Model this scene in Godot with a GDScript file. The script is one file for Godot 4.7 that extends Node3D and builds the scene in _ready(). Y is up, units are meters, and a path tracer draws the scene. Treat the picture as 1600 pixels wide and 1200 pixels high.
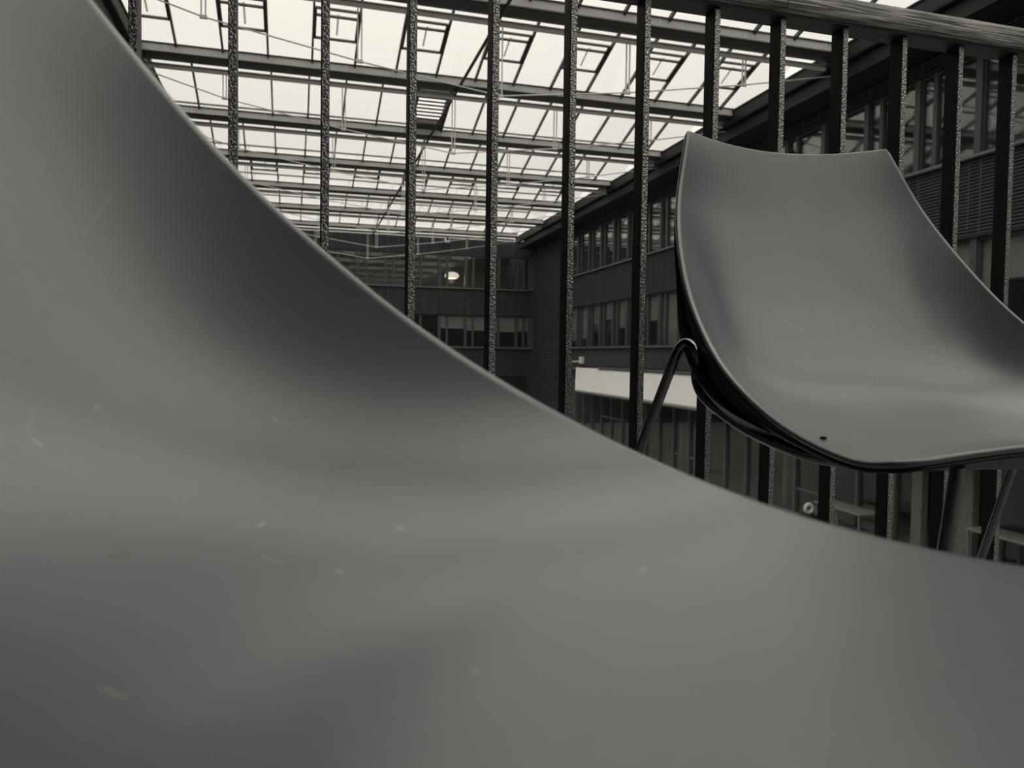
extends Node3D
# Glazed atrium seen from a plastic seat on a gallery; metres, y up, gallery deck at y = 0, the view runs towards -z.

const HC := 0.51            # height of the lens above the deck
const GROUND := -3.39       # floor of the hall below the gallery
const RAIL_Z := 1.115       # front of the balusters, in front of the lens
const PITCH := 4.39         # ridge-and-furrow spacing of the roof
const FURROW0 := 18.2
const FURROW_Y := 6.57
const ROOF_L := -3.35
const ROOF_R := 11.75
const SLOPE := 0.342
const BAR := 0.945
const REAR := 12.0         # facade behind the gallery

var M := {}
var meshes := {}
var used := {}

# ---------------------------------------------------------------- helpers
func P(x: float, y: float, z: float) -> Vector3:      # offsets right / up / ahead of the lens
	return Vector3(x, y + HC, -z)

func numbered(called: String) -> String:
	var n: int = used.get(called, 0)
	used[called] = n + 1
	return called if n == 0 else "%s_%03d" % [called, n]

func tag(o: Node3D, label: String, category := "", group := "", kind := "") -> void:
	if label: o.set_meta("label", label)
	if category: o.set_meta("category", category)
	if group: o.set_meta("group", group)
	if kind: o.set_meta("kind", kind)

func thing(called: String, at := Vector3.ZERO, turn := 0.0) -> Node3D:
	var o := Node3D.new()
	o.name = numbered(called)
	add_child(o, true)
	o.position = at
	o.rotation.y = turn
	return o

func put(called: String, mesh: Mesh, mat: Material, parent: Node, at := Vector3.ZERO, basis := Basis.IDENTITY) -> MeshInstance3D:
	var o := MeshInstance3D.new()
	o.name = numbered(called) if parent == self else called
	o.mesh = mesh
	o.material_override = mat
	o.transform = Transform3D(basis, at)
	parent.add_child(o, true)
	return o

func box(x: float, y: float, z: float) -> Mesh:
	var key := "b%.4f_%.4f_%.4f" % [x, y, z]
	if not meshes.has(key):
		var b := BoxMesh.new()
		b.size = Vector3(x, y, z)
		meshes[key] = b
	return meshes[key]

func chamfered(size: Vector3, c: float) -> Mesh:
	var key := "c%s_%.4f" % [size, c]
	if meshes.has(key): return meshes[key]
	var h := size / 2.0
	var pts := []
	for sx in [-1, 1]:
		for sy in [-1, 1]:
			for sz in [-1, 1]:
				pts.append([Vector3(sx * h.x, sy * (h.y - c), sz * (h.z - c)), Vector3(sx * (h.x - c), sy * h.y, sz * (h.z - c)), Vector3(sx * (h.x - c), sy * (h.y - c), sz * h.z)])
	var st := SurfaceTool.new()
	st.begin(Mesh.PRIMITIVE_TRIANGLES)
	var id := func(sx, sy, sz): return (4 if sx > 0 else 0) + (2 if sy > 0 else 0) + (1 if sz > 0 else 0)
	for axis in 3:
		for s in [-1, 1]:
			var q := []
			for k in [[-1, -1], [1, -1], [1, 1], [-1, 1]]:
				var v := [0, 0, 0]
				v[axis] = s; v[(axis + 1) % 3] = k[0]; v[(axis + 2) % 3] = k[1]
				q.append(pts[id.call(v[0], v[1], v[2])][axis])
			face(st, q)
	for axis in 3:        # edges running along this axis
		var a := (axis + 1) % 3
		var b := (axis + 2) % 3
		for k in [[-1, -1], [1, -1], [1, 1], [-1, 1]]:
			var v0 := [0, 0, 0]; v0[axis] = -1; v0[a] = k[0]; v0[b] = k[1]
			var v1 := [0, 0, 0]; v1[axis] = 1; v1[a] = k[0]; v1[b] = k[1]
			var i0: int = id.call(v0[0], v0[1], v0[2])
			var i1: int = id.call(v1[0], v1[1], v1[2])
			face(st, [pts[i0][a], pts[i1][a], pts[i1][b], pts[i0][b]])
	for t in pts: face(st, t)
	meshes[key] = st.commit()
	return meshes[key]

func face(st: SurfaceTool, q: Array) -> void:      # a convex polygon that faces away from the origin of its mesh
	var mid := Vector3.ZERO
	for v in q: mid += v
	var n: Vector3 = (q[1] - q[0]).cross(q[2] - q[0]).normalized()
	if n.dot(mid) > 0.0:
		q = q.duplicate()
		q.reverse()
	else:
		n = -n
	for i in range(1, q.size() - 1):
		for v in [q[0], q[i], q[i + 1]]:
			st.set_normal(n)
			st.add_vertex(v)

func add_box(st: SurfaceTool, p: Vector3, q: Vector3) -> void:
	var lo := p.min(q)
	var hi := p.max(q)
	var b := BoxMesh.new()
	b.size = hi - lo
	st.append_from(b, 0, Transform3D(Basis.IDENTITY, (lo + hi) / 2.0))

func starts() -> SurfaceTool:
	var st := SurfaceTool.new()
	st.begin(Mesh.PRIMITIVE_TRIANGLES)
	return st

func smooth_path(pts: Array, rounds := 3) -> Array:   # corner cutting that keeps the ends
	var p := pts.duplicate()
	for r in rounds:
		var q := [p[0]]
		for i in p.size() - 1:
			if i > 0: q.append(p[i].lerp(p[i + 1], 0.25))
			if i < p.size() - 2: q.append(p[i].lerp(p[i + 1], 0.75))
		q.append(p[-1])
		p = q
	return p

func tube(pts: Array, r: float, sides := 14) -> ArrayMesh:
	var v := PackedVector3Array()
	var nn := PackedVector3Array()
	var ix := PackedInt32Array()
	var side := Vector3.ZERO
	for i in pts.size():
		var t: Vector3 = (pts[mini(i + 1, pts.size() - 1)] - pts[maxi(i - 1, 0)]).normalized()
		if i == 0:
			side = t.cross(Vector3.UP if absf(t.y) < 0.9 else Vector3.RIGHT).normalized()
		side = (side - t * side.dot(t)).normalized()
		var up := t.cross(side)
		for k in sides:
			var a := TAU * k / sides
			var d := side * cos(a) + up * sin(a)
			v.append(pts[i] + d * r)
			nn.append(d)
	for i in pts.size() - 1:
		for k in sides:
			var a := i * sides + k
			var b := i * sides + (k + 1) % sides
			tri(ix, v, nn, a, b, a + sides)
			tri(ix, v, nn, b, b + sides, a + sides)
	for e in [0, pts.size() - 1]:
		var c := v.size()
		var out: Vector3 = (pts[e] - pts[1 if e == 0 else e - 1]).normalized()
		v.append(pts[e]); nn.append(out)
		for k in sides:
			v.append(v[e * sides + k]); nn.append(out)
		for k in sides:
			tri(ix, v, nn, c, c + 1 + k, c + 1 + (k + 1) % sides)
	return arrays(v, nn, ix)

func tri(ix: PackedInt32Array, v: PackedVector3Array, n: PackedVector3Array, a: int, b: int, c: int) -> void:
	if (v[b] - v[a]).cross(v[c] - v[a]).dot(n[a] + n[b] + n[c]) > 0.0:
		ix.append(a); ix.append(c); ix.append(b)
	else:
		ix.append(a); ix.append(b); ix.append(c)

func arrays(v: PackedVector3Array, n: PackedVector3Array, ix: PackedInt32Array, uv := PackedVector2Array()) -> ArrayMesh:
	var a := []
	a.resize(Mesh.ARRAY_MAX)
	a[Mesh.ARRAY_VERTEX] = v
	a[Mesh.ARRAY_NORMAL] = n
	a[Mesh.ARRAY_INDEX] = ix
	if uv.size(): a[Mesh.ARRAY_TEX_UV] = uv
	var m := ArrayMesh.new()
	m.add_surface_from_arrays(Mesh.PRIMITIVE_TRIANGLES, a)
	return m

func lathe(profile: Array, sides := 24) -> ArrayMesh:   # [radius, height] pairs, bottom to top
	var st := starts()
	st.set_smooth_group(0)
	for i in profile.size() - 1:
		for k in sides:
			var a0 := TAU * k / sides
			var a1 := TAU * (k + 1) / sides
			var p00 := Vector3(cos(a0) * profile[i][0], profile[i][1], sin(a0) * profile[i][0])
			var p01 := Vector3(cos(a1) * profile[i][0], profile[i][1], sin(a1) * profile[i][0])
			var p10 := Vector3(cos(a0) * profile[i + 1][0], profile[i + 1][1], sin(a0) * profile[i + 1][0])
			var p11 := Vector3(cos(a1) * profile[i + 1][0], profile[i + 1][1], sin(a1) * profile[i + 1][0])
			for q in [p00, p01, p11, p00, p11, p10]: st.add_vertex(q)
	st.generate_normals()
	return st.commit()

func catmull(c: Array, x: float):      # x in 0..1 over all points
	var m := c.size()
	var t := clampf(x, 0.0, 1.0) * (m - 1)
	var i := mini(int(t), m - 2)
	var u := t - i
	var b = c[i]
	var d = c[i + 1]
	var a = c[i - 1] if i > 0 else b * 2.0 - d
	var e = c[i + 2] if i + 2 < m else d * 2.0 - b
	return (b * 2.0 + (d - a) * u + (a * 2.0 - b * 5.0 + d * 4.0 - e) * u * u + (b * 3.0 - a - d * 3.0 + e) * u * u * u) * 0.5

# ---------------------------------------------------------------- materials
func mat(called: String, linear: Color, rough: float, metal := 0.0) -> StandardMaterial3D:
	var m := StandardMaterial3D.new()
	m.resource_name = called
	m.albedo_color = linear.linear_to_srgb()
	m.roughness = rough
	m.metallic = metal
	M[called] = m
	return m

func noise_tex(freq: float, seed_: int, lo: Color, hi: Color, octaves := 4, size := 512, stops := []) -> NoiseTexture2D:
	var f := FastNoiseLite.new()
	f.seed = seed_
	f.noise_type = FastNoiseLite.TYPE_SIMPLEX_SMOOTH
	f.frequency = freq
	f.fractal_octaves = octaves
	var g := Gradient.new()
	g.set_color(0, lo.linear_to_srgb())
	g.set_color(1, hi.linear_to_srgb())
	if stops.size():
		g.set_offset(0, stops[0])
		g.set_offset(1, stops[1])
	var t := NoiseTexture2D.new()
	t.width = size
	t.height = size
	t.seamless = true
	t.noise = f
	t.color_ramp = g
	return t

func triplanar(m: StandardMaterial3D, scale: Vector3, world := true) -> void:
	m.uv1_triplanar = true
	m.uv1_world_triplanar = world
	m.uv1_scale = scale

func materials() -> void:
	var w := Color.WHITE
	# rough forged steel of the balusters
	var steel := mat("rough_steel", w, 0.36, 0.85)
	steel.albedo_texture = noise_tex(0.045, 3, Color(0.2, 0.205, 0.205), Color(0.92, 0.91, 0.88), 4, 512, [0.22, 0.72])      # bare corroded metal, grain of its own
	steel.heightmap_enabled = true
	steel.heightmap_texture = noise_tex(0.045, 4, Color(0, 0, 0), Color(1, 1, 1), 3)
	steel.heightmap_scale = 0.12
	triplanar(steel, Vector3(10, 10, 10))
	var flat := mat("dark_steel", Color(0.03, 0.038, 0.041), 0.5, 0.1)
	flat.heightmap_enabled = true
	flat.heightmap_texture = steel.heightmap_texture
	flat.heightmap_scale = 0.04
	triplanar(flat, Vector3(4, 4, 4))
	# weathered hardwood: grain runs along x
	var wood := mat("weathered_wood", w, 0.62)
	wood.albedo_texture = noise_tex(0.02, 11, Color(0.14, 0.145, 0.145), Color(0.95, 0.92, 0.86), 5, 1024, [0.3, 0.7])
	wood.heightmap_enabled = true
	wood.heightmap_texture = noise_tex(0.02, 11, Color(0, 0, 0), Color(1, 1, 1), 5, 1024)
	wood.heightmap_scale = 0.12
	triplanar(wood, Vector3(0.3, 13, 13))
	mat("chrome", Color(0.3, 0.33, 0.34), 0.14, 1.0)
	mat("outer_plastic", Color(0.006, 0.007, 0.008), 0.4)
	mat("rubber", Color(0.01, 0.01, 0.01), 0.7)
	mat("crumb", Color(0.004, 0.004, 0.004), 0.8)
	# buildings
	var clad := mat("charcoal_cladding", w, 0.7)
	clad.albedo_texture = noise_tex(0.03, 21, Color(0.014, 0.018, 0.021), Color(0.028, 0.034, 0.038), 4)
	triplanar(clad, Vector3(0.4, 3.0, 0.4))
	var slat := mat("slat_wood", w, 0.62)
	slat.albedo_texture = noise_tex(0.03, 22, Color(0.1, 0.112, 0.12), Color(0.2, 0.22, 0.228), 4)
	triplanar(slat, Vector3(0.3, 4.0, 0.3))
	mat("bracket_metal", Color(0.09, 0.105, 0.115), 0.5, 0.2)
	mat("window_frame", Color(0.09, 0.1, 0.104), 0.5)
	mat("sill_metal", Color(0.2, 0.215, 0.215), 0.45, 0.2)
	mat("blind_cloth", Color(0.82, 0.81, 0.78), 0.8)
	var can := mat("canopy_white", w, 0.6)
	can.albedo_texture = noise_tex(0.01, 31, Color(0.93, 0.92, 0.89), Color(0.97, 0.96, 0.94), 3)
	triplanar(can, Vector3(0.3, 0.3, 0.3))
	mat("eave_metal", Color(0.009, 0.011, 0.013), 0.65)
	mat("roof_paint", Color(0.6, 0.6, 0.58), 0.45)
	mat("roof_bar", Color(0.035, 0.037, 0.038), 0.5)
	mat("roof_dark", Color(0.012, 0.013, 0.014), 0.6)
	mat("tie_paint", Color(0.85, 0.84, 0.81), 0.4)
	mat("white_paint", Color(0.8, 0.79, 0.76), 0.45)
	mat("interior", Color(0.24, 0.25, 0.25), 0.85)
	var hall := mat("hall_floor", w, 0.5)
	hall.albedo_texture = noise_tex(0.01, 41, Color(0.26, 0.265, 0.262), Color(0.36, 0.36, 0.35), 4)
	triplanar(hall, Vector3(0.2, 0.2, 0.2))
	var deck := mat("deck_concrete", w, 0.7)
	deck.albedo_texture = noise_tex(0.02, 42, Color(0.12, 0.125, 0.125), Color(0.2, 0.2, 0.195), 4)
	triplanar(deck, Vector3(0.8, 0.8, 0.8))
	var col := mat("column_wood", w, 0.6)
	col.albedo_texture = noise_tex(0.02, 51, Color(0.13, 0.13, 0.125), Color(0.34, 0.33, 0.31), 4)
	triplanar(col, Vector3(4, 0.25, 4))
	mat("table_white", Color(0.22, 0.23, 0.23), 0.4)
	var glass := mat("roof_glass", Color(0.85, 0.87, 0.86), 0.05)
	glass.transparency = BaseMaterial3D.TRANSPARENCY_ALPHA
	glass.albedo_color.a = 0.05
	var pane := mat("window_glass", Color(0.04, 0.045, 0.048), 0.04)
	pane.transparency = BaseMaterial3D.TRANSPARENCY_ALPHA
	pane.albedo_color.a = 0.12
	pane.metallic_specular = 0.5
	var lamp := mat("lamp_glow", Color(0.9, 0.85, 0.75), 0.5)
	lamp.emission_enabled = true
	lamp.emission = Color(1.0, 0.95, 0.86)
	lamp.emission_energy_multiplier = 1.1

# scuffs and scratches in the plastic, in the shell's own coordinates (across, along)
const PALE_A := [[[0.775, 0.529], [0.775, 0.539]], [[0.888, 0.464], [0.888, 0.471], [0.9, 0.479]], [[0.763, 0.411], [0.75, 0.421], [0.75, 0.429]], [[0.838, 0.521], [0.85, 0.518]], [[0.788, 0.557], [0.788, 0.561]], [[0.8, 0.418], [0.805, 0.418]], [[0.75, 0.425], [0.75, 0.429]], [[0.862, 0.668], [0.85, 0.668]], [[0.625, 0.546], [0.625, 0.554]], [[0.85, 0.561], [0.85, 0.564]], [[0.712, 0.632], [0.717, 0.632]], [[0.875, 0.332], [0.9, 0.321], [0.913, 0.314]], [[0.8, 0.514], [0.805, 0.514]]]
const DARK_A := [[[0.913, 0.521], [0.913, 0.55], [0.913, 0.575]], [[0.875, 0.511], [0.888, 0.518]], [[0.712, 0.493], [0.725, 0.496]], [[0.712, 0.464], [0.712, 0.479]], [[0.85, 0.518], [0.862, 0.521]], [[0.775, 0.425], [0.788, 0.439]]]
const PALE_B := [[[0.188, 0.189], [0.188, 0.2], [0.188, 0.211], [0.2, 0.211], [0.188, 0.2]], [[0.275, 0.121], [0.262, 0.154], [0.262, 0.186], [0.262, 0.204]], [[0.088, 0.182], [0.125, 0.182], [0.138, 0.196]], [[0.112, 0.186], [0.112, 0.211]], [[0.413, 0.089], [0.425, 0.111]], [[0.438, 0.118], [0.475, 0.132], [0.475, 0.157]], [[0.7, 0.229], [0.712, 0.25], [0.712, 0.286]], [[0.375, 0.296], [0.4, 0.307], [0.438, 0.314]], [[0.75, 0.25], [0.788, 0.254], [0.838, 0.257]], [[0.8, 0.225], [0.775, 0.243]], [[0.925, 0.154], [0.888, 0.175], [0.85, 0.2]], [[0.875, 0.2], [0.85, 0.243]], [[0.712, 0.314], [0.7, 0.339]], [[0.663, 0.321], [0.663, 0.343]], [[0.6, 0.346], [0.625, 0.361]], [[0.488, 0.254], [0.5, 0.279]], [[0.55, 0.289], [0.525, 0.314]], [[0.65, 0.118], [0.65, 0.132]], [[0.125, 0.243], [0.125, 0.279]], [[0.375, 0.114], [0.388, 0.118]], [[0.612, 0.246], [0.625, 0.243]], [[0.388, 0.132], [0.4, 0.146]], [[0.6, 0.404], [0.588, 0.418]], [[0.538, 0.407], [0.562, 0.418]]]
const DARK_B := [[[0.862, 0.189], [0.8, 0.254]], [[0.213, 0.389], [0.238, 0.418]], [[0.138, 0.739], [0.162, 0.746]], [[0.1, 0.764], [0.112, 0.768]], [[0.037, 0.739], [0.075, 0.736]], [[0.875, 0.132], [0.85, 0.157]]]

func shell_material(called: String, pale: Array, dark: Array, seed_: int, width: float, force: float) -> StandardMaterial3D:
	var n := 1024
	var im := Image.create(n, n, false, Image.FORMAT_RGB8)
	var f := FastNoiseLite.new()
	f.seed = seed_
	f.frequency = 0.006
	f.fractal_octaves = 5
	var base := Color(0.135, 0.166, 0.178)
	for y in n:
		for x in n:
			var k := 1.0 + 0.07 * f.get_noise_2d(x, y) + 0.05 * f.get_noise_2d(x * 9.0 + 3000.0, y * 9.0)
			im.set_pixel(x, y, Color(base.r * k, base.g * k, base.b * k).linear_to_srgb())
	var r := RandomNumberGenerator.new()
	r.seed = seed_
	for set_ in [[pale, 1], [dark, -1]]:
		for line in set_[0]:
			var pts := []
			for i in 41: pts.append(catmull(line.map(func(p): return Vector2(p[0], p[1])), i / 40.0) if line.size() > 1 else Vector2.ZERO)
			var strong := r.randf_range(0.2, 0.45) * (1.0 if set_[1] > 0 else 0.4) * force
			var thick: float = width * (r.randf_range(0.6, 1.2) if set_[1] > 0 else r.randf_range(0.9, 1.8))
			for i in 40:
				var a: Vector2 = pts[i] * n
				var b: Vector2 = pts[i + 1] * n
				var steps := int(a.distance_to(b)) + 1
				for s in steps:
					stroke(im, a.lerp(b, float(s) / steps), thick, strong, set_[1])
	for i in 90:      # faint hairlines
		var c := Vector2(r.randf(), r.randf()) * n
		var d := Vector2.from_angle(r.randf() * TAU)
		var bend := r.randf_range(-0.02, 0.02)
		var strong := r.randf_range(0.03, 0.12) * force
		for s in int(r.randf_range(6, 60)):
			stroke(im, c, width * 0.5, strong, 1)
			d = d.rotated(bend)
			c += d
	var m := mat(called, Color.WHITE, 0.31)
	m.albedo_texture = ImageTexture.create_from_image(im)
	m.metallic_specular = 0.7071
	m.clearcoat_enabled = true
	m.clearcoat = 1.0
	m.clearcoat_roughness = 0.31
	return m

func stroke(im: Image, at: Vector2, thick: float, strong: float, sign_: int) -> void:
	var reach := int(ceil(thick)) + 1
	for dy in range(-reach, reach + 1):
		for dx in range(-reach, reach + 1):
			var q := Vector2i(int(at.x) + dx, int(at.y) + dy)
			if q.x < 0 or q.y < 0 or q.x >= im.get_width() or q.y >= im.get_height(): continue
			var k := clampf(1.0 - (Vector2(q) + Vector2(0.5, 0.5)).distance_to(at) / (thick + 0.5), 0.0, 1.0) * strong
			if k <= 0.0: continue
			var goal := Color(0.8, 0.79, 0.75) if sign_ > 0 else Color(0.2, 0.21, 0.21)
			im.set_pixelv(q, im.get_pixelv(q).lerp(goal, k * 0.6))

# ---------------------------------------------------------------- chair
const PROFILE := [Vector2(-0.3234, 0.2966), Vector2(-0.2794, 0.1947), Vector2(-0.2086, 0.0983), Vector2(-0.1356, 0.0301), Vector2(-0.0617, -0.0178), Vector2(0.0263, -0.0545), Vector2(0.1151, -0.0719), Vector2(0.1722, -0.0679)]
const HALF_WIDTH := [0.1543, 0.2084, 0.2317, 0.2381, 0.2402]
const SAG := [0.028, 0.04, 0.062, 0.08, 0.062, 0.02, 0.004, -0.014]
const CUP := [2.0, 2.4, 3.4, 4.0, 4.0, 3.4, 3.0, 2.2]

func profile_normal(t: float) -> Vector2:       # (forward, up), towards the sitter
	var d: Vector2 = catmull(PROFILE, minf(t + 0.004, 1.0)) - catmull(PROFILE, maxf(t - 0.004, 0.0))
	return Vector2(-d.y, d.x).normalized()

func shell_point(u: float, t: float, depth := 0.0) -> Vector3:    # chair axes: x across, y up from the deck, z forward
	var p: Vector2 = catmull(PROFILE, t)
	var n := profile_normal(t)
	var sag: float = catmull(SAG, t) * (1.0 - pow(minf(absf(u) / 0.987, 1.0), catmull(CUP, t))) + depth
	var w: float = catmull(HALF_WIDTH, t)
	return Vector3(u * w, p.y + HC - n.y * sag, p.x - n.x * sag)

func shell_mesh(depth0: Array, thick: Array, inset: float) -> ArrayMesh:      # depth of the upper face below the sitting surface and thickness, both along the shell
	var nu := 96
	var rows := []
	for i in 13: rows.append(pow(i / 12.0, 2.0) * 0.05)
	for i in range(1, 90): rows.append(0.05 + 0.85 * i / 90.0)
	for i in 17: rows.append(1.0 - 0.1 * pow(1.0 - i / 16.0, 2.0))
	var nv := rows.size()
	var top := []
	var length := 0.78
	for j in nv:
		var row := []
		var t: float = rows[j]
		var k := 1.0
		var w: float = catmull(HALF_WIDTH, t)
		var d := t * length
		var r := 0.006
		if (1.0 - t) * length < 0.03:
			d = (1.0 - t) * length
			r = 0.03
		if d < r: k = 1.0 - r * (1.0 - sqrt(maxf(0.0, 1.0 - pow(1.0 - d / r, 2.0)))) / w
		k -= inset / w
		for i in nu + 1:
			var s := sin((2.0 * i / nu - 1.0) * PI / 2.0)
			row.append([shell_point(s * k, t), s * k, t])
		top.append(row)
	var v := PackedVector3Array()
	var n := PackedVector3Array()
	var uv := PackedVector2Array()
	var ix := PackedInt32Array()
	var nrm := []
	for j in nv:
		var row := []
		for i in nu + 1:
			var a: Vector3 = top[j][mini(i + 1, nu)][0] - top[j][maxi(i - 1, 0)][0]
			var b: Vector3 = top[mini(j + 1, nv - 1)][i][0] - top[maxi(j - 1, 0)][i][0]
			var c := b.cross(a).normalized()
			row.append(c if c.dot(Vector3(0, 1, 1)) > 0.0 else -c)
		nrm.append(row)
	for side in 2:
		for j in nv:
			var h: float = catmull(depth0, rows[j])
			var th: float = catmull(thick, rows[j])
			for i in nu + 1:
				v.append(top[j][i][0] - nrm[j][i] * (h if side == 0 else h + th))
				n.append(nrm[j][i] if side == 0 else -nrm[j][i])
				uv.append(Vector2((top[j][i][1] + 1.0) / 2.0, top[j][i][2]))
	var off := nv * (nu + 1)
	for side in 2:
		for j in nv - 1:
			for i in nu:
				var a := side * off + j * (nu + 1) + i
				tri(ix, v, n, a, a + 1, a + nu + 1)
				tri(ix, v, n, a + 1, a + nu + 2, a + nu + 1)
	# rounded rim all the way round
	var border := []
	for i in nu + 1: border.append([0, i])
	for j in range(1, nv): border.append([j, nu])
	for i in range(nu - 1, -1, -1): border.append([nv - 1, i])
	for j in range(nv - 2, 0, -1): border.append([j, 0])
	var first := v.size()
	var steps := 6
	for k in border.size():
		var q: Array = border[k]
		var up: Vector3 = nrm[q[0]][q[1]]
		var prev: Array = border[(k - 1 + border.size()) % border.size()]
		var next: Array = border[(k + 1) % border.size()]
		var along: Vector3 = (top[next[0]][next[1]][0] - top[prev[0]][prev[1]][0]).normalized()
		var out := along.cross(up).normalized()
		var centre: Vector3 = top[nv / 2][nu / 2][0]
		if out.dot(top[q[0]][q[1]][0] - centre) < 0.0: out = -out
		var h: float = catmull(depth0, rows[q[0]])
		var th: float = catmull(thick, rows[q[0]])
		for s in steps + 1:
			var a := PI * s / steps
			var d := up * cos(a) + out * sin(a)
			v.append(top[q[0]][q[1]][0] - up * (h + th / 2.0) + up * cos(a) * th / 2.0 + out * sin(a) * minf(th, 0.007) / 2.0)
			n.append(d)
			uv.append(Vector2((top[q[0]][q[1]][1] + 1.0) / 2.0, top[q[0]][q[1]][2]))
	for k in border.size():
		for s in steps:
			var a := first + k * (steps + 1) + s
			var b := first + ((k + 1) % border.size()) * (steps + 1) + s
			tri(ix, v, n, a, a + 1, b)
			tri(ix, v, n, a + 1, b + 1, b)
	return arrays(v, n, ix, uv)

func chair(called: String, at: Vector3, facing: float, skin: Material) -> Node3D:
	# chair axes: +z is the way the sitter faces, +x the sitter's left hand side
	var o := thing(called, at, facing)
	if not meshes.has("shell"):
		meshes["shell"] = shell_mesh([0.0, 0.0], [0.006, 0.006], 0.0)
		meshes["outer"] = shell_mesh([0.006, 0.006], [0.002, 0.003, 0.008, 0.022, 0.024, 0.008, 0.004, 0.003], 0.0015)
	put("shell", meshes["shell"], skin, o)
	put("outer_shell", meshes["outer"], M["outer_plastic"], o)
	for s in [-1, 1]:
		# bent tube: rear foot, up to the hairpin behind the shell, down and forward under the seat, front foot
		var rear := [Vector3(s * 0.332, 0.008, -0.384), Vector3(s * 0.256, HC - 0.02, -0.157), Vector3(s * 0.246, HC + 0.02, -0.146), Vector3(s * 0.236, HC + 0.008, -0.128), Vector3(s * 0.232, HC - 0.035, -0.142), Vector3(s * 0.222, HC - 0.062, -0.085), Vector3(s * 0.212, HC - 0.077, -0.04), Vector3(s * 0.2, HC - 0.088, 0.03), Vector3(s * 0.185, HC - 0.083, 0.09)]
		put("leg", tube(smooth_path(rear, 4), 0.0055), M["chrome"], o)
		var front := [Vector3(s * 0.172, HC - 0.077, 0.149), Vector3(s * 0.197, 0.008, 0.11)]
		put("leg", tube(smooth_path(front, 4), 0.0055), M["chrome"], o)
		for foot in [Vector3(s * 0.332, 0.0, -0.384), Vector3(s * 0.197, 0.0, 0.11)]:
			put("glide", lathe([[0.0, 0.0], [0.011, 0.0], [0.012, 0.006], [0.009, 0.016], [0.0, 0.016]], 16), M["rubber"], o, foot)
	for t in [0.58]:
		var under := []
		for i in 9: under.append(shell_point(-0.84 + 0.21 * i, t, 0.02))
		put("cross_tube", tube(under, 0.0055), M["chrome"], o)
	return o

# ---------------------------------------------------------------- railing
func handrail_mesh(x0: float, x1: float) -> ArrayMesh:
	var lo := 0.5665
	var prof := []
	for q in [[-0.0105, 0.0], [-0.0175, 0.004], [-0.0185, 0.012], [-0.0185, 0.03], [-0.015, 0.037], [-0.006, 0.0415], [0.006, 0.0432], [0.018, 0.0415], [0.027, 0.037], [0.032, 0.03], [0.033, 0.012], [0.031, 0.003], [0.025, 0.0]]:
		prof.append(Vector2(RAIL_Z + q[0] + 0.004, lo + q[1]))
	var st := starts()
	st.set_smooth_group(0)
	var n := prof.size()
	for i in n:
		var a: Vector2 = prof[i]
		var b: Vector2 = prof[(i + 1) % n]
		st.set_smooth_group(0 if i < n - 1 else 1)
		for q in [P(x0, a.y, a.x), P(x0, b.y, b.x), P(x1, b.y, b.x), P(x0, a.y, a.x), P(x1, b.y, b.x), P(x1, a.y, a.x)]: st.add_vertex(q)
	st.set_smooth_group(2)
	for x in [x0, x1]:
		for i in range(1, n - 1):
			var q := [P(x, prof[0].y, prof[0].x), P(x, prof[i].y, prof[i].x), P(x, prof[i + 1].y, prof[i + 1].x)]
			if x == x1: q.reverse()
			for p in q: st.add_vertex(p)
	st.generate_normals()
	return st.commit()

func railing() -> void:
	var o := thing("balcony_railing")
	tag(o, "steel baluster railing with weathered timber handrail at the gallery edge", "railing")
	var joint := 0.776
	put("handrail", handrail_mesh(-3.3, joint - 0.0006), M["weathered_wood"], o)
	put("handrail", handrail_mesh(joint + 0.0006, 3.2), M["weathered_wood"], o)
	put("flat_bar", box(6.5, 0.005, 0.042), M["dark_steel"], o, P(-0.05, 0.564, RAIL_Z + 0.014))
	var top := 0.5615
	var foot := -HC - 0.2
	for k in range(-20, 21):
		var x := -0.1995 + 0.12216 * (k + 0.0)
		var bar := put("baluster", chamfered(Vector3(0.0112, top - foot, 0.03), 0.0012), M["dark_steel"], o, P(x, (top + foot) / 2.0, RAIL_Z + 0.015))
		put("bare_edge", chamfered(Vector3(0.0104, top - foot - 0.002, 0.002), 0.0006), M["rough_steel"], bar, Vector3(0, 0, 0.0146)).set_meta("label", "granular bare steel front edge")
	var screw := lathe([[0.0, -0.0012], [0.0026, -0.0012], [0.0036, -0.0004], [0.0036, 0.0], [0.0, 0.0]], 16)
	var ring := lathe([[0.0036, -0.0003], [0.0052, -0.0003], [0.0052, 0.0], [0.0036, 0.0]], 16)
	for k in [0, 9, 18]:
		for d in [0.035, 0.085]:
			var s := put("screw", screw, M["bracket_metal"], o, P(-0.1995 + 0.12216 * k + d, 0.5614, RAIL_Z + 0.013))
			put("washer", ring, M["sill_metal"], s)

# ---------------------------------------------------------------- roof
func on_slope(zf: float, up: float) -> Vector2:     # distance ahead and height of a point this far up the pane from its furrow
	var c := 1.0 / sqrt(1.0 + SLOPE * SLOPE)
	return Vector2(zf - up * c, FURROW_Y + up * c * SLOPE)

func slope_basis(sgn: float) -> Basis:               # local z runs down the pane
	var c := 1.0 / sqrt(1.0 + SLOPE * SLOPE)
	var down := Vector3(0, -SLOPE * c, -sgn * c)
	var side := Vector3(1, 0, 0)
	return Basis(side, down.cross(side), down)

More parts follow.
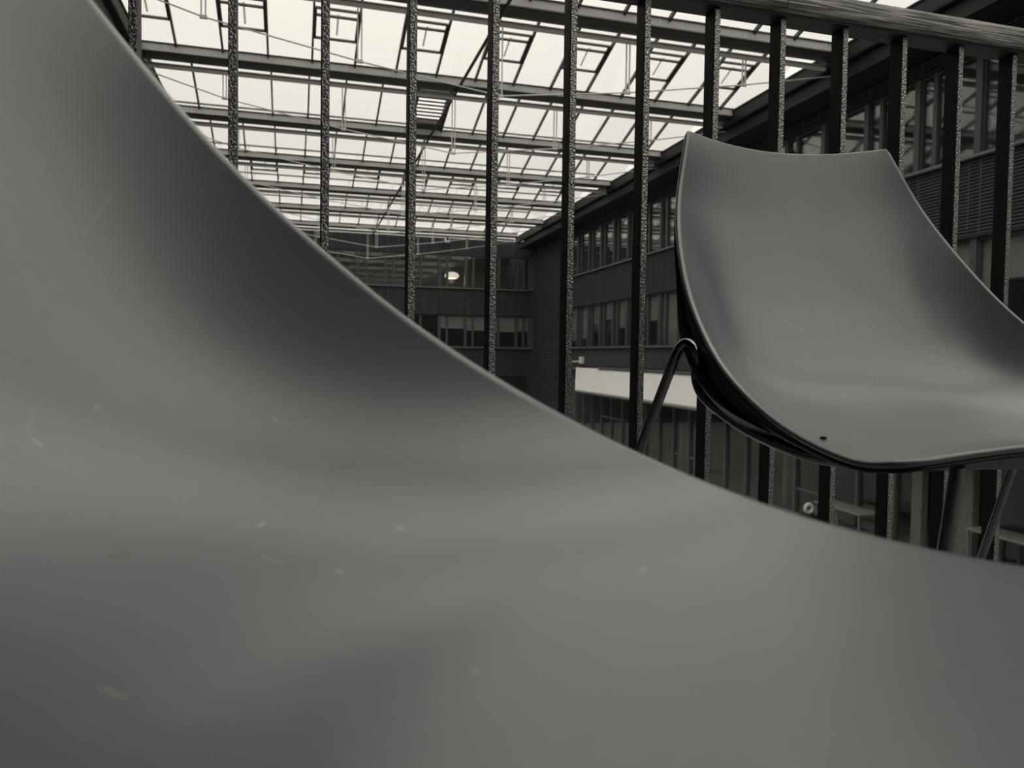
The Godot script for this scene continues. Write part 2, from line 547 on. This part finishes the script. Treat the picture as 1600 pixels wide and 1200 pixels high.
func roof() -> void:
	var o := thing("ceiling")
	tag(o, "ridge and furrow glass roof with painted steel beams over the hall", "", "", "structure")
	var width := ROOF_R - ROOF_L
	var mid := (ROOF_L + ROOF_R) / 2.0
	var half := PITCH / 2.0
	var slant := half * sqrt(1.0 + SLOPE * SLOPE)
	var first := 0.432 - BAR * 4
	for k in range(-7, 6):
		var zf := FURROW0 + PITCH * k
		var seen := k >= -2
		# gutter: painted near face, dark underside with a lip
		put("gutter_beam", box(width, 0.15, 0.06), M["roof_paint"], o, P(mid, FURROW_Y - 0.085, zf))
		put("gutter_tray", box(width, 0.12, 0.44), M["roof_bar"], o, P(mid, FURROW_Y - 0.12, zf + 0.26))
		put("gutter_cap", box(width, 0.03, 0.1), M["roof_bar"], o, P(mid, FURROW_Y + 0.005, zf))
		# double purlin tube hung beyond the gutter, with its posts and tie rods
		put("purlin_tube", box(width, 0.06, 0.07), M["tie_paint"], o, P(mid, 6.255, zf + 0.5))
		put("purlin_tube", box(width, 0.03, 0.05), M["tie_paint"], o, P(mid, 6.325, zf + 0.52))
		put("purlin_web", box(width, 0.02, 0.03), M["roof_dark"], o, P(mid, 6.30, zf + 0.51))
		if seen:
			var ends := []
			ends.append(P(3.8 - 7.1, 6.2, zf + 0.5))
			for j in range(-2, 3):
				var length: float = [1.31, 0.97, 0.53][absi(j)]
				var x := 3.8 + 2.63 * j
				for s in [-0.035, 0.035]:
					put("tie_post", box(0.022, length, 0.03), M["tie_paint"], o, P(x + s, 6.23 - length / 2.0, zf + 0.5))
				put("tie_clamp", box(0.12, 0.05, 0.06), M["tie_paint"], o, P(x, 6.23 - length, zf + 0.5))
				ends.append(P(x, 6.23 - length, zf + 0.5))
			ends.append(P(3.8 + 7.8, 6.2, zf + 0.5))
			for i in ends.size() - 1:
				put("tie_rod", tube([ends[i], ends[i + 1]], 0.014, 8), M["tie_paint"], o)
			for j in 8:
				put("gutter_clip", box(0.02, 0.15, 0.01), M["white_paint"], o, P(-2.6 + 1.89 * j, FURROW_Y - 0.085, zf - 0.034))
		# panes: the slope that falls away from the gallery, and the one behind the gutter
		var n := 16
		var rest := starts()
		for j in n:
			var x0 := first + BAR * j
			var at := on_slope(zf, slant / 2.0)
			if seen:
				if not (k == 1 and j == 7):
					put("pane", box(BAR - 0.03, 0.008, slant - 0.04), M["roof_glass"], o, P(x0 + BAR / 2.0, at.y, at.x), slope_basis(1.0))
				put("glazing_bar", box(0.042, 0.09, slant), M["roof_bar"], o, P(x0, at.y - 0.02, at.x), slope_basis(1.0))
				if (k == 0 or k == 3) and j % 2 == 0: vent(o, zf, x0)
			else:
				rest.append_from(box(BAR - 0.03, 0.008, slant - 0.04), 0, Transform3D(slope_basis(1.0), P(x0 + BAR / 2.0, at.y, at.x)))
		if k == 1: louvre_vent(o, zf, first + BAR * 7)
		if not seen:
			tag(put("pane_row", rest.commit(), M["roof_glass"], o), "", "", "", "stuff")
		var rear := starts()
		var bars := starts()
		for j in n:
			var x0 := first + BAR * j
			var c := P(x0 + BAR / 2.0, FURROW_Y + half / 2.0 * SLOPE, zf + half / 2.0)
			rear.append_from(box(BAR - 0.03, 0.008, slant - 0.04), 0, Transform3D(slope_basis(-1.0), c))
			if not seen:
				bars.append_from(box(0.042, 0.09, slant), 0, Transform3D(slope_basis(-1.0), P(x0, FURROW_Y + half / 2.0 * SLOPE - 0.02, zf + half / 2.0)))
				bars.append_from(box(0.042, 0.09, slant), 0, Transform3D(slope_basis(1.0), P(x0, on_slope(zf, slant / 2.0).y - 0.02, on_slope(zf, slant / 2.0).x)))
		tag(put("pane_row", rear.commit(), M["roof_glass"], o), "", "", "", "stuff")
		if not seen: tag(put("bar_row", bars.commit(), M["roof_bar"], o), "", "", "", "stuff")
		put("ridge_beam", box(width, 0.05, 0.05), M["roof_bar"], o, P(mid, FURROW_Y + half * SLOPE, zf - half))
	put("service_pipe", tube([P(3.6, 6.42, -12.0), P(3.72, 6.4, 10.0), P(4.1, 6.2, 41.5)], 0.035, 10), M["roof_bar"], o)
	put("head_beam", box(width, 0.1, 0.1), M["white_paint"], o, P(mid, 6.47, 41.75))
	put("head_beam", box(width, 0.05, 0.08), M["white_paint"], o, P(mid, 6.65, 41.4))

func vent(o: Node3D, zf: float, x0: float) -> void:
	var st := starts()
	var w := BAR - 0.06
	for u in [0.78, 1.46, 1.66]:
		add_box(st, Vector3(-w / 2, -0.05, -u - 0.018), Vector3(w / 2, 0.0, -u + 0.018))
	for s in [-1, 1]:
		add_box(st, Vector3(s * w / 2 - 0.03, -0.05, -1.66), Vector3(s * w / 2 + 0.03, 0.0, -0.78))
	add_box(st, Vector3(-0.02, -0.1, -0.74), Vector3(w / 2, -0.06, -0.71))
	var v := put("roof_vent", st.commit(), M["roof_bar"], o, P(x0 + BAR / 2.0, FURROW_Y - 0.02, zf), slope_basis(1.0))
	put("actuator", tube([Vector3(0.03, -0.09, -0.86), Vector3(0.03, -0.13, -1.4), Vector3(0.03, -0.07, -1.46)], 0.022, 8), M["tie_paint"], v)

func louvre_vent(o: Node3D, zf: float, x0: float) -> void:
	var st := starts()
	var w := BAR - 0.04
	for s in [-1, 1]:
		add_box(st, Vector3(s * w / 2 - 0.06, -0.14, -1.75), Vector3(s * w / 2 + 0.06, 0.02, 0.0))
	add_box(st, Vector3(-w / 2, -0.14, -0.3), Vector3(w / 2, 0.02, -0.02))
	add_box(st, Vector3(-w / 2, -0.14, -1.75), Vector3(w / 2, 0.02, -1.66))
	var v := put("louvre_vent", st.commit(), M["roof_bar"], o, P(x0 + BAR / 2.0, FURROW_Y, zf), slope_basis(1.0))
	for i in 8:
		put("slat", box(w - 0.1, 0.012, 0.06), M["roof_bar"], v, Vector3(0, -0.05, -0.42 - 0.16 * i))

# ---------------------------------------------------------------- facades
# A facade's own axes: x out of the wall towards the hall, y up, z along it.
func louvres(o: Node3D, z0: float, z1: float, y0: float, y1: float, single: bool, pitch := 0.06, brackets := 0.61, phase := 0.0) -> void:
	var b := put("louvre_panel", box(0.06, y1 - y0, z1 - z0 - 0.012), M["charcoal_cladding"], o, Vector3(-0.03, (y0 + y1) / 2.0, (z0 + z1) / 2.0))
	var tilt := Basis(Vector3(0, 0, 1), -0.5)
	var n := int((y1 - y0) / pitch)
	var st := starts()
	for i in n:
		var y := y0 + (i + 0.5) * (y1 - y0) / n - (y0 + y1) / 2.0
		var m := box(0.045, 0.012, z1 - z0 - 0.02)
		if single:
			put("slat", m, M["slat_wood"], b, Vector3(0.03, y, 0), tilt)
		else:
			st.append_from(m, 0, Transform3D(tilt, Vector3(0.03, y, 0)))
	if not single:
		tag(put("slats", st.commit(), M["slat_wood"], b), "", "", "", "stuff")
	var z := z0 + phase
	while z < z1 - 0.01:
		put("bracket", box(0.062, y1 - y0 - 0.01, 0.03), M["bracket_metal"], b, Vector3(0.012, 0, z - (z0 + z1) / 2.0))
		z += brackets

func window_unit(o: Node3D, z0: float, period: float, narrow: float, y0: float, y1: float, flip: bool, blinds: Array) -> void:
	# a post, a narrow casement, a mullion and a wide pane, set back in the wall
	var st := starts()
	var d := 0.12
	add_box(st, Vector3(-d, y0, z0 - 0.07), Vector3(0.0, y1, z0 + 0.07))
	var zm := z0 + (period - narrow if flip else narrow)
	add_box(st, Vector3(-d, y0, zm - 0.05), Vector3(-0.02, y1, zm + 0.05))
	for y in [y0, y1 - 0.05]:
		add_box(st, Vector3(-d, y, z0 + 0.07), Vector3(-0.04, y + 0.05, z0 + period - 0.07))
	add_box(st, Vector3(-d + 0.02, y0 + 0.05, z0 + 0.07), Vector3(-0.05, y1 - 0.05, z0 + 0.1))
	add_box(st, Vector3(-d + 0.02, y0 + 0.05, zm - 0.08), Vector3(-0.05, y1 - 0.05, zm - 0.05))
	var w := put("window", st.commit(), M["window_frame"], o)
	var spans := [[z0 + 0.07, zm - 0.05], [zm + 0.05, z0 + period - 0.07]]
	for i in 2:
		var a: float = spans[i][0]
		var b: float = spans[i][1]
		put("pane", box(0.02, y1 - y0 - 0.1, b - a), M["window_glass"], w, Vector3(-0.085, (y0 + y1) / 2.0, (a + b) / 2.0))
		put("inner_pane", box(0.006, y1 - y0 - 0.1, b - a), M["window_glass"], w, Vector3(-0.108, (y0 + y1) / 2.0, (a + b) / 2.0))
		if blinds[i] > 0.0:
			var h: float = (y1 - y0 - 0.08) * blinds[i]
			put("blind", box(0.006, h, b - a - 0.01), M["blind_cloth"], w, Vector3(-0.135, y1 - 0.05 - h / 2.0, (a + b) / 2.0))
			put("blind_rail", box(0.018, 0.03, b - a - 0.01), M["sill_metal"], w, Vector3(-0.135, y1 - 0.05 - h, (a + b) / 2.0))

func eave(o: Node3D, z0: float, z1: float) -> void:
	var y := 6.53 + HC
	put("soffit", box(0.85, 0.06, z1 - z0), M["eave_metal"], o, Vector3(0.38, y - 0.62, (z0 + z1) / 2.0))
	put("fascia", box(0.05, 0.3, z1 - z0), M["eave_metal"], o, Vector3(0.8, y - 0.5, (z0 + z1) / 2.0))
	put("roof_edge", box(1.0, 0.08, z1 - z0), M["eave_metal"], o, Vector3(0.32, y - 0.08, (z0 + z1) / 2.0))
	var z := z0
	while z < z1 - 0.1:
		var e := minf(z + 6.8, z1)
		var st := starts()
		add_box(st, Vector3(0.8, y - 0.32, z + 0.012), Vector3(0.95, y - 0.28, e - 0.012))
		add_box(st, Vector3(0.92, y - 0.3, z + 0.012), Vector3(0.95, y, e - 0.012))
		add_box(st, Vector3(0.93, y - 0.02, z + 0.012), Vector3(0.975, y + 0.015, e - 0.012))
		put("gutter", st.commit(), M["eave_metal"], o)
		z = e

func wall_right() -> void:
	var o := thing("wall_right", Vector3(12.93, 0.0, -40.8), deg_to_rad(-2.0))
	tag(o, "long dark timber facade with window bands and louvred spandrels under eaves", "", "", "structure")
	o.basis = Basis(Vector3.UP, deg_to_rad(-2.0)) * Basis(Vector3(-1, 0, 0), Vector3.UP, Vector3(0, 0, 1))
	o.position = Vector3(12.93, 0.0, -40.8)
	facade_right(o)

func facade_right(o: Node3D) -> void:
	var y := func(v): return v + HC
	var z_end := 55.0
	var s0 := 5.96
	var period := 1.48
	# body behind the cladding
	for b in [[5.59, 6.6], [2.27, 3.68], [-0.5, 0.35]]:
		put("backing", box(0.3, b[1] - b[0], z_end + 2.5), M["interior"], o, Vector3(-0.22, y.call((b[0] + b[1]) / 2.0), z_end / 2.0 - 1.25))
	put("backing", box(0.3, 10.6, 6.0), M["interior"], o, Vector3(-0.22, y.call(1.3), 2.96))
	put("plain_wall", box(0.2, 10.6, 20.0), M["charcoal_cladding"], o, Vector3(-0.1, y.call(1.3), 46.0))
	# blind end of the wing: fine battens floor to eaves
	var z := 0.0
	while z < s0 - 0.1:
		louvres(o, z, z + 0.993, GROUND, y.call(5.95), false, 0.11, 5.0)
		z += 0.993
	var r := RandomNumberGenerator.new()
	r.seed = 5
	for k in 20:
		var a := s0 + period * k
		var near := k >= 12
		louvres(o, a, a + period, y.call(2.29), y.call(3.66), near and k < 17, 0.06, 0.61, 0.12)
		louvres(o, a, a + period, y.call(5.61), y.call(6.45), near and k < 17, 0.06, 0.61, 0.12)
		louvres(o, a, a + period, y.call(-0.42), y.call(0.32), false, 0.05, 0.61, 0.12)
		put("sill", box(0.2, 0.05, period), M["sill_metal"], o, Vector3(0.02, y.call(3.7), a + period / 2.0))
		put("sill", box(0.2, 0.05, period), M["sill_metal"], o, Vector3(0.02, y.call(0.36), a + period / 2.0))
		put("lintel", box(0.1, 0.05, period), M["charcoal_cladding"], o, Vector3(0.0, y.call(2.27), a + period / 2.0))
		put("lintel", box(0.1, 0.06, period), M["charcoal_cladding"], o, Vector3(0.0, y.call(5.59), a + period / 2.0))
		window_unit(o, a, period, 0.44, y.call(3.73), y.call(5.57), false, [0.0, 0.0])
		var shade: float = [0.85, 0.8, 0.45, 0.38, 0.6, 0.95, 0.5, 1.0, 0.97, 0.4, 0.9, 0.55, 0.8, 0.5, 0.45, 0.85, 0.42, 0.5, 0.6, 0.5][k]
		var small: float = [0.85, 0.0, 0.45, 0.4, 0.4, 0.0, 0.45, 0.9, 0.0, 0.4, 0.5, 0.6, 0.7, 0.5, 0.0, 0.7, 0.6, 0.5, 0.6, 0.5][k]
		window_unit(o, a, period, 0.44, y.call(0.39), y.call(2.24), false, [small, shade])
	eave(o, -0.6, z_end)
	# short return at the far corner
	louvres(o, -1.25, 0.0, y.call(2.22), y.call(3.62), false, 0.08, 0.6, 0.05)
	louvres(o, -1.25, 0.0, y.call(5.5), y.call(6.4), false, 0.08, 0.6, 0.05)
	louvres(o, -1.25, 0.0, GROUND, y.call(0.34), false, 0.08, 0.6, 0.05)
	for b in [[3.69, 5.48], [0.41, 2.19]]:
		put("sill", box(0.2, 0.05, 1.25), M["sill_metal"], o, Vector3(0.02, y.call(b[0] - 0.03), -0.625))
		window_unit(o, -1.2, 1.2, 0.5, y.call(b[0]), y.call(b[1]), false, [0.95, 1.0] if b[0] < 1.0 else [0.0, 1.0])
	put("backing", box(0.3, 10.6, 1.6), M["interior"], o, Vector3(-0.6, y.call(1.3), -0.8))
	# ground floor: tall glazing below the canopy
	var g0 := 7.47
	put("head_rail", box(0.1, 0.08, 48.0), M["sill_metal"], o, Vector3(-0.02, y.call(-1.62), g0 + 24.0))
	for k in 28:
		var a := g0 + 1.135 * k
		put("mullion", box(0.12, 2.35, 0.075), M["sill_metal"], o, Vector3(-0.02, y.call(-2.75), a))
		put("glass_panel", box(0.02, 2.25, 1.05), M["window_glass"], o, Vector3(-0.04, y.call(-2.78), a + 0.5675))
		if k in [3, 4, 9, 10, 15]:
			put("transom", box(0.06, 0.05, 1.06), M["sill_metal"], o, Vector3(-0.03, y.call(-2.5 if k < 8 else -3.2), a + 0.5675))
	put("threshold", box(0.2, 0.1, 48.0), M["sill_metal"], o, Vector3(-0.02, GROUND + 0.05, g0 + 24.0))
	# rooms behind the glass
	put("end_wall", box(5.2, 11.0, 0.2), M["interior"], o, Vector3(-2.5, y.call(1.3), -1.9))
	for b in [[-0.25, 0.0], [3.15, 3.4], [6.3, 6.5]]:
		put("floor_slab", box(5.0, 0.25, z_end + 2.0), M["interior"], o, Vector3(-2.6, y.call(b[0] - 0.25), z_end / 2.0 - 1.0))
	put("inner_wall", box(0.2, 11.0, z_end + 2.0), M["interior"], o, Vector3(-4.4, y.call(1.3), z_end / 2.0 - 1.0))
	put("room_floor", box(5.0, 0.2, z_end), M["hall_floor"], o, Vector3(-2.6, GROUND - 0.1, z_end / 2.0))
	for k in 6:
		put("partition", box(4.2, 10.0, 0.15), M["interior"], o, Vector3(-2.3, y.call(1.2), s0 + 5.92 * k + 0.02))

func canopy_and_lamp(frame: Transform3D) -> void:
	# sloping white canopy over the ground-floor glazing
	var st := starts()
	var y0 := -1.44 + HC
	var y1 := -0.52 + HC
	var za := 7.6
	var zb := 34.0
	var out := 0.8
	var quads := [[Vector3(0.05, y1, za), Vector3(out, y0, za + 2.1), Vector3(out, y0, zb), Vector3(0.05, y1, zb)],
		[Vector3(0.05, y1 - 0.05, za), Vector3(out - 0.02, y0 - 0.07, za + 2.1), Vector3(out - 0.02, y0 - 0.07, zb), Vector3(0.05, y1 - 0.05, zb)],
		[Vector3(out, y0, za + 2.1), Vector3(out - 0.02, y0 - 0.07, za + 2.1), Vector3(out - 0.02, y0 - 0.07, zb), Vector3(out, y0, zb)],
		[Vector3(0.05, y1, za), Vector3(out, y0, za + 2.1), Vector3(out - 0.02, y0 - 0.07, za + 2.1), Vector3(0.05, y1 - 0.05, za)]]
	var c := Vector3(0.3, (y0 + y1) / 2.0 - 0.05, (za + zb) / 2.0)
	for i in quads.size():
		face(st, quads[i].map(func(v): return v - c))
	var o := thing("canopy")
	o.transform = frame
	tag(o, "long bright white sloping canopy above the ground floor glazing", "canopy")
	put("cover", st.commit(), M["canopy_white"], o, c)
	put("front_rail", box(0.04, 0.06, zb - za - 2.1), M["sill_metal"], o, Vector3(out - 0.01, y0 - 0.09, (za + zb) / 2.0 + 1.05))
	put("wall_flashing", box(0.12, 0.06, zb - za - 3.0), M["sill_metal"], o, Vector3(0.1, y1 + 0.04, (za + zb) / 2.0 + 1.5))
	var l := thing("wall_lamp")
	l.transform = frame * Transform3D(Basis.IDENTITY, Vector3(0.05, -0.19 + HC, 8.5))
	tag(l, "small white box lamp with a thin arm on the dark wall above the canopy end", "lamp")
	put("housing", chamfered(Vector3(0.16, 0.32, 0.32), 0.02), M["white_paint"], l, Vector3(0.05, 0, 0))
	put("arm", tube([Vector3(0.1, -0.06, 0.0), Vector3(0.62, -0.06, -0.1)], 0.03, 12), M["white_paint"], l)

func wall_back() -> void:
	# own axes as above: x out of the wall, z along it from its left end
	var o := thing("wall_back")
	o.transform = Transform3D(Basis(Vector3(0, 0, 1), Vector3.UP, Vector3(-1, 0, 0)).rotated(Vector3.UP, PI), Vector3(0, 0, 0))
	# x (out) points to the viewer = +z world, z (along) = +x world
	o.basis = Basis(Vector3(0, 0, 1), Vector3.UP, Vector3(1, 0, 0))
	o.position = Vector3(-4.2, 0, -42.0)
	tag(o, "far dark facade closing the hall with two window bands and louvres", "", "", "structure")
	var y := func(v): return v + HC
	var length := 17.2
	for b in [[5.5, 6.42], [2.22, 3.64], [-3.9, 0.36]]:
		put("backing", box(0.3, b[1] - b[0], length), M["interior"], o, Vector3(-0.22, y.call((b[0] + b[1]) / 2.0), length / 2.0))
	var period := 1.48
	var z0 := 12.05 - period * 8
	for k in 12:
		var a := z0 + period * k
		for b in [[5.5, 6.4, 0.08], [2.22, 3.62, 0.08], [-1.2, 0.34, 0.08]]:
			louvres(o, a, a + period, y.call(b[0]), y.call(b[1]), false, b[2], 0.57, 0.1)
		put("sill", box(0.2, 0.05, period), M["sill_metal"], o, Vector3(0.02, y.call(3.66), a + period / 2.0))
		put("sill", box(0.2, 0.05, period), M["sill_metal"], o, Vector3(0.02, y.call(0.38), a + period / 2.0))
		put("lintel", box(0.1, 0.05, period), M["charcoal_cladding"], o, Vector3(0.0, y.call(2.21), a + period / 2.0))
		window_unit(o, a, period, 0.45, y.call(3.69), y.call(5.48), false, [0.0, 0.0])
		var blind: float = [0.5, 0.3, 0.0, 0.6, 0.0, 0.3, 0.0, 0.0, 0.42, 0.47, 0.5, 0.48][k]
		window_unit(o, a, period, 0.45, y.call(0.41), y.call(2.19), false, [blind, blind])
	put("dark_base", box(0.3, 3.0, length), M["charcoal_cladding"], o, Vector3(-0.16, y.call(-2.7), length / 2.0))
	for b in [-0.25, 3.15, 6.1]:
		put("floor_slab", box(5.0, 0.25, length), M["interior"], o, Vector3(-2.6, y.call(b - 0.05), length / 2.0))
	put("inner_wall", box(0.2, 11.0, length + 1.0), M["interior"], o, Vector3(-4.0, y.call(1.3), length / 2.0))
	put("end_wall", box(5.0, 11.0, 0.2), M["interior"], o, Vector3(-2.4, y.call(1.3), length + 0.4))
	for k in 4:
		put("shelf", box(0.3, 0.04, 5.0), M["window_frame"], o, Vector3(-1.6, y.call(3.9 + 0.4 * k), 9.2))
	# lit pendant in a room of the far facade, seen through the glass
	var l := thing("pendant_lamp", P(8.76, 4.5, 43.1))
	tag(l, "glowing dome lamp in an upper room behind the far window band", "lamp")
	put("lamp_shade", lathe([[0.0, -0.2], [0.3, -0.2], [0.42, -0.08], [0.38, 0.05], [0.24, 0.14], [0.04, 0.18], [0.0, 0.18]], 24), M["lamp_glow"], l)
	put("cord", tube([Vector3(0, 0.16, 0), Vector3(0, 1.2, 0)], 0.012, 6), M["roof_bar"], l)
	var omni := OmniLight3D.new()
	omni.name = "pendant_light"
	omni.light_color = Color(1.0, 0.93, 0.8)
	omni.light_energy = 0.8
	omni.omni_range = 30.0
	omni.omni_attenuation = 2.0
	omni.light_size = 0.2
	omni.shadow_enabled = true
	omni.position = Vector3(0, -0.3, 0)
	l.add_child(omni)
	var s := thing("wall_speaker", P(8.2, 6.28, 41.75))
	tag(s, "small white box with a dark round face high on the far facade", "speaker")
	put("cabinet", chamfered(Vector3(0.26, 0.34, 0.2), 0.02), M["white_paint"], s)
	put("cone", lathe([[0.0, 0.0], [0.08, 0.0], [0.07, 0.02], [0.0, 0.02]], 20), M["roof_dark"], s, Vector3(0.02, 0.02, 0.1), Basis(Vector3.RIGHT, PI / 2))

func shell_of_room() -> void:
	var f := put("floor", box(30.0, 0.3, 64.0), M["hall_floor"], self, Vector3(4.0, GROUND - 0.15, -14.0))
	tag(f, "grey polished floor of the hall below the gallery", "", "", "structure")
	var d := put("floor_gallery", box(16.2, 0.3, 4.4), M["deck_concrete"], self, Vector3(3.9, -0.15, 1.0))
	tag(d, "grey concrete deck of the gallery under the chairs", "", "", "structure")
	var l := thing("wall_left")
	l.basis = Basis(Vector3(1, 0, 0), Vector3.UP, Vector3(0, 0, 1))
	l.position = Vector3(-4.05, 0, -42.0)
	tag(l, "dark timber facade with deep eaves on the near side of the hall", "", "", "structure")
	put("cladding", box(0.3, 10.6, 59.0), M["charcoal_cladding"], l, Vector3(-0.15, 1.3 + HC, 29.4))
	eave(l, 0.0, 58.8)
	var st := starts()       # unseen slab added overhead, shaped to keep skylight off the chairs
	add_box(st, P(-4.0, 2.5, 3.2), P(0.2, 2.2, -5.0))
	add_box(st, P(0.2, 2.5, -0.65), P(0.85, 2.2, -5.0))
	var g := put("added_shade_slab", st.commit(), M["charcoal_cladding"], self)
	tag(g, "dark unseen slab added above the gallery to shade the chairs", "", "", "structure")
	var r := put("wall_rear", box(17.6, 10.6, 0.3), M["charcoal_cladding"], self, Vector3(4.1, 1.3 + HC, REAR + 0.15))
	tag(r, "dark facade closing the hall behind the gallery", "", "", "structure")

func furniture(frame: Transform3D) -> void:
	for c in [[28.7, 0.27, "slim pale timber column in front of the ground floor glazing"], [29.82, 0.42, "broad pale timber column in front of the ground floor glazing"]]:
		var o := thing("column")
		o.transform = frame * Transform3D(Basis.IDENTITY, Vector3(0.12, GROUND, c[0]))
		tag(o, c[2], "column")
		put("shaft", chamfered(Vector3(0.16, 2.9, c[1]), 0.012), M["column_wood"], o, Vector3(0, 1.45, 0))
		put("base_plate", box(0.22, 0.04, c[1] + 0.08), M["dark_steel"], o, Vector3(0, 0.02, 0))
	for t in [[P(11.45, 0, 13.7), 0.75, 1.5, 0.6, "long white work table with a lower shelf beside the glazing"], [P(11.5, 0, 9.9), 1.02, 1.3, 0.55, "tall white counter table near the broad timber column"]]:
		var o := thing("work_table", Vector3(t[0].x, GROUND, t[0].z), deg_to_rad(-2.0))
		tag(o, t[4], "table")
		put("table_top", chamfered(Vector3(t[3], 0.04, t[2]), 0.008), M["table_white"], o, Vector3(0, t[1] - 0.02, 0))
		put("shelf", box(t[3] - 0.1, 0.03, t[2] - 0.12), M["table_white"], o, Vector3(0, t[1] * 0.42, 0))
		for sx in [-1, 1]:
			for sz in [-1, 0, 1]:
				put("leg", chamfered(Vector3(0.045, t[1] - 0.04, 0.045), 0.005), M["table_white"], o, Vector3(sx * (t[3] / 2 - 0.05), (t[1] - 0.04) / 2, sz * (t[2] / 2 - 0.06)))
	var g := thing("ring_ornament", Vector3(10.75, GROUND + 0.0, -14.05))
	tag(g, "white ring standing on a dark plinth beside the white work table", "ornament")
	put("plinth", chamfered(Vector3(0.3, 0.55, 0.3), 0.01), M["roof_dark"], g, Vector3(0, 0.275, 0))
	var ring := TorusMesh.new()
	ring.inner_radius = 0.05
	ring.outer_radius = 0.13
	put("ring", ring, M["white_paint"], g, Vector3(0, 0.68, 0), Basis(Vector3.RIGHT, PI / 2))

# ---------------------------------------------------------------- scene
func _ready() -> void:
	# lens
	var cam := Camera3D.new()
	cam.name = "camera"
	var ez := Vector3(455.0 - 800.0, 550.0 - 600.0, 1200.0)          # where the hall's long axis vanishes, right / down / ahead
	var a := -0.014
	var ed := Vector3(a, 1.0, -(a * ez.x + ez.y) / ez.z).normalized()
	ez = ez.normalized()
	var ex := ed.cross(ez)
	# columns: the lens axes in the world (x right, y up, z back)
	cam.basis = Basis(Vector3(ex.x, -ed.x, -ez.x), -Vector3(ex.y, -ed.y, -ez.y), -Vector3(ex.z, -ed.z, -ez.z))
	cam.position = Vector3(0, HC, 0)
	var look := CameraAttributesPhysical.new()
	look.frustum_focal_length = 24.0
	look.exposure_aperture = 12.0
	look.frustum_focus_distance = 1.1
	look.frustum_near = 0.01
	look.frustum_far = 300.0
	cam.attributes = look
	cam.fov = 53.13
	cam.near = 0.01
	cam.far = 300.0
	add_child(cam)
	cam.current = true
	# overcast sky, brighter towards the zenith
	var sky := ProceduralSkyMaterial.new()
	sky.sky_top_color = Color(1.95, 1.86, 1.68).linear_to_srgb()
	sky.sky_horizon_color = Color(0.655, 0.625, 0.56).linear_to_srgb()
	sky.sky_curve = 0.857
	sky.sky_energy_multiplier = 1.0
	sky.ground_bottom_color = Color(0.1, 0.1, 0.1)
	sky.ground_horizon_color = Color(0.2, 0.2, 0.2)
	var env := Environment.new()
	env.background_mode = Environment.BG_SKY
	env.sky = Sky.new()
	env.sky.sky_material = sky
	env.tonemap_mode = Environment.TONE_MAPPER_LINEAR
	env.tonemap_exposure = 1.07
	env.sdfgi_enabled = true
	env.ssao_enabled = true
	env.ssil_enabled = true
	var we := WorldEnvironment.new()
	we.name = "environment"
	we.environment = env
	add_child(we)

	materials()
	shell_of_room()
	wall_back()
	wall_right()
	roof()
	var frame: Transform3D = get_node("wall_right").transform
	railing()

	var near := chair("shell_chair", Vector3(0.0254, 0, -0.0635), PI - 2.1179, shell_material("plastic_seat_a", PALE_A, DARK_A, 7, 1.2, 0.45))
	tag(near, "grey plastic shell chair with faint scuffs turned aside from the railing", "chair", "grey shell chairs on the gallery")
	var far := chair("shell_chair", Vector3(0.6444, 0, -0.5894), PI - 3.1717, shell_material("plastic_seat_b", PALE_B, DARK_B, 9, 0.9, 1.0))
	tag(far, "scratched grey plastic shell chair with its back to the baluster railing", "chair", "grey shell chairs on the gallery")
	canopy_and_lamp(frame)
	furniture(frame)
	var c := shell_point(-0.926, 0.768)
	var crumb := put("crumb", lathe([[0.0, 0.0], [0.0016, 0.0003], [0.0021, 0.0013], [0.0015, 0.0024], [0.0, 0.0028]], 10), M["crumb"], self, far.transform * c + Vector3(0, -0.0004, 0), Basis(Vector3.UP, 0.6).scaled(Vector3(1.6, 1.0, 1.0)))
	tag(crumb, "tiny black crumb lying on the seat of the scratched chair", "crumb")
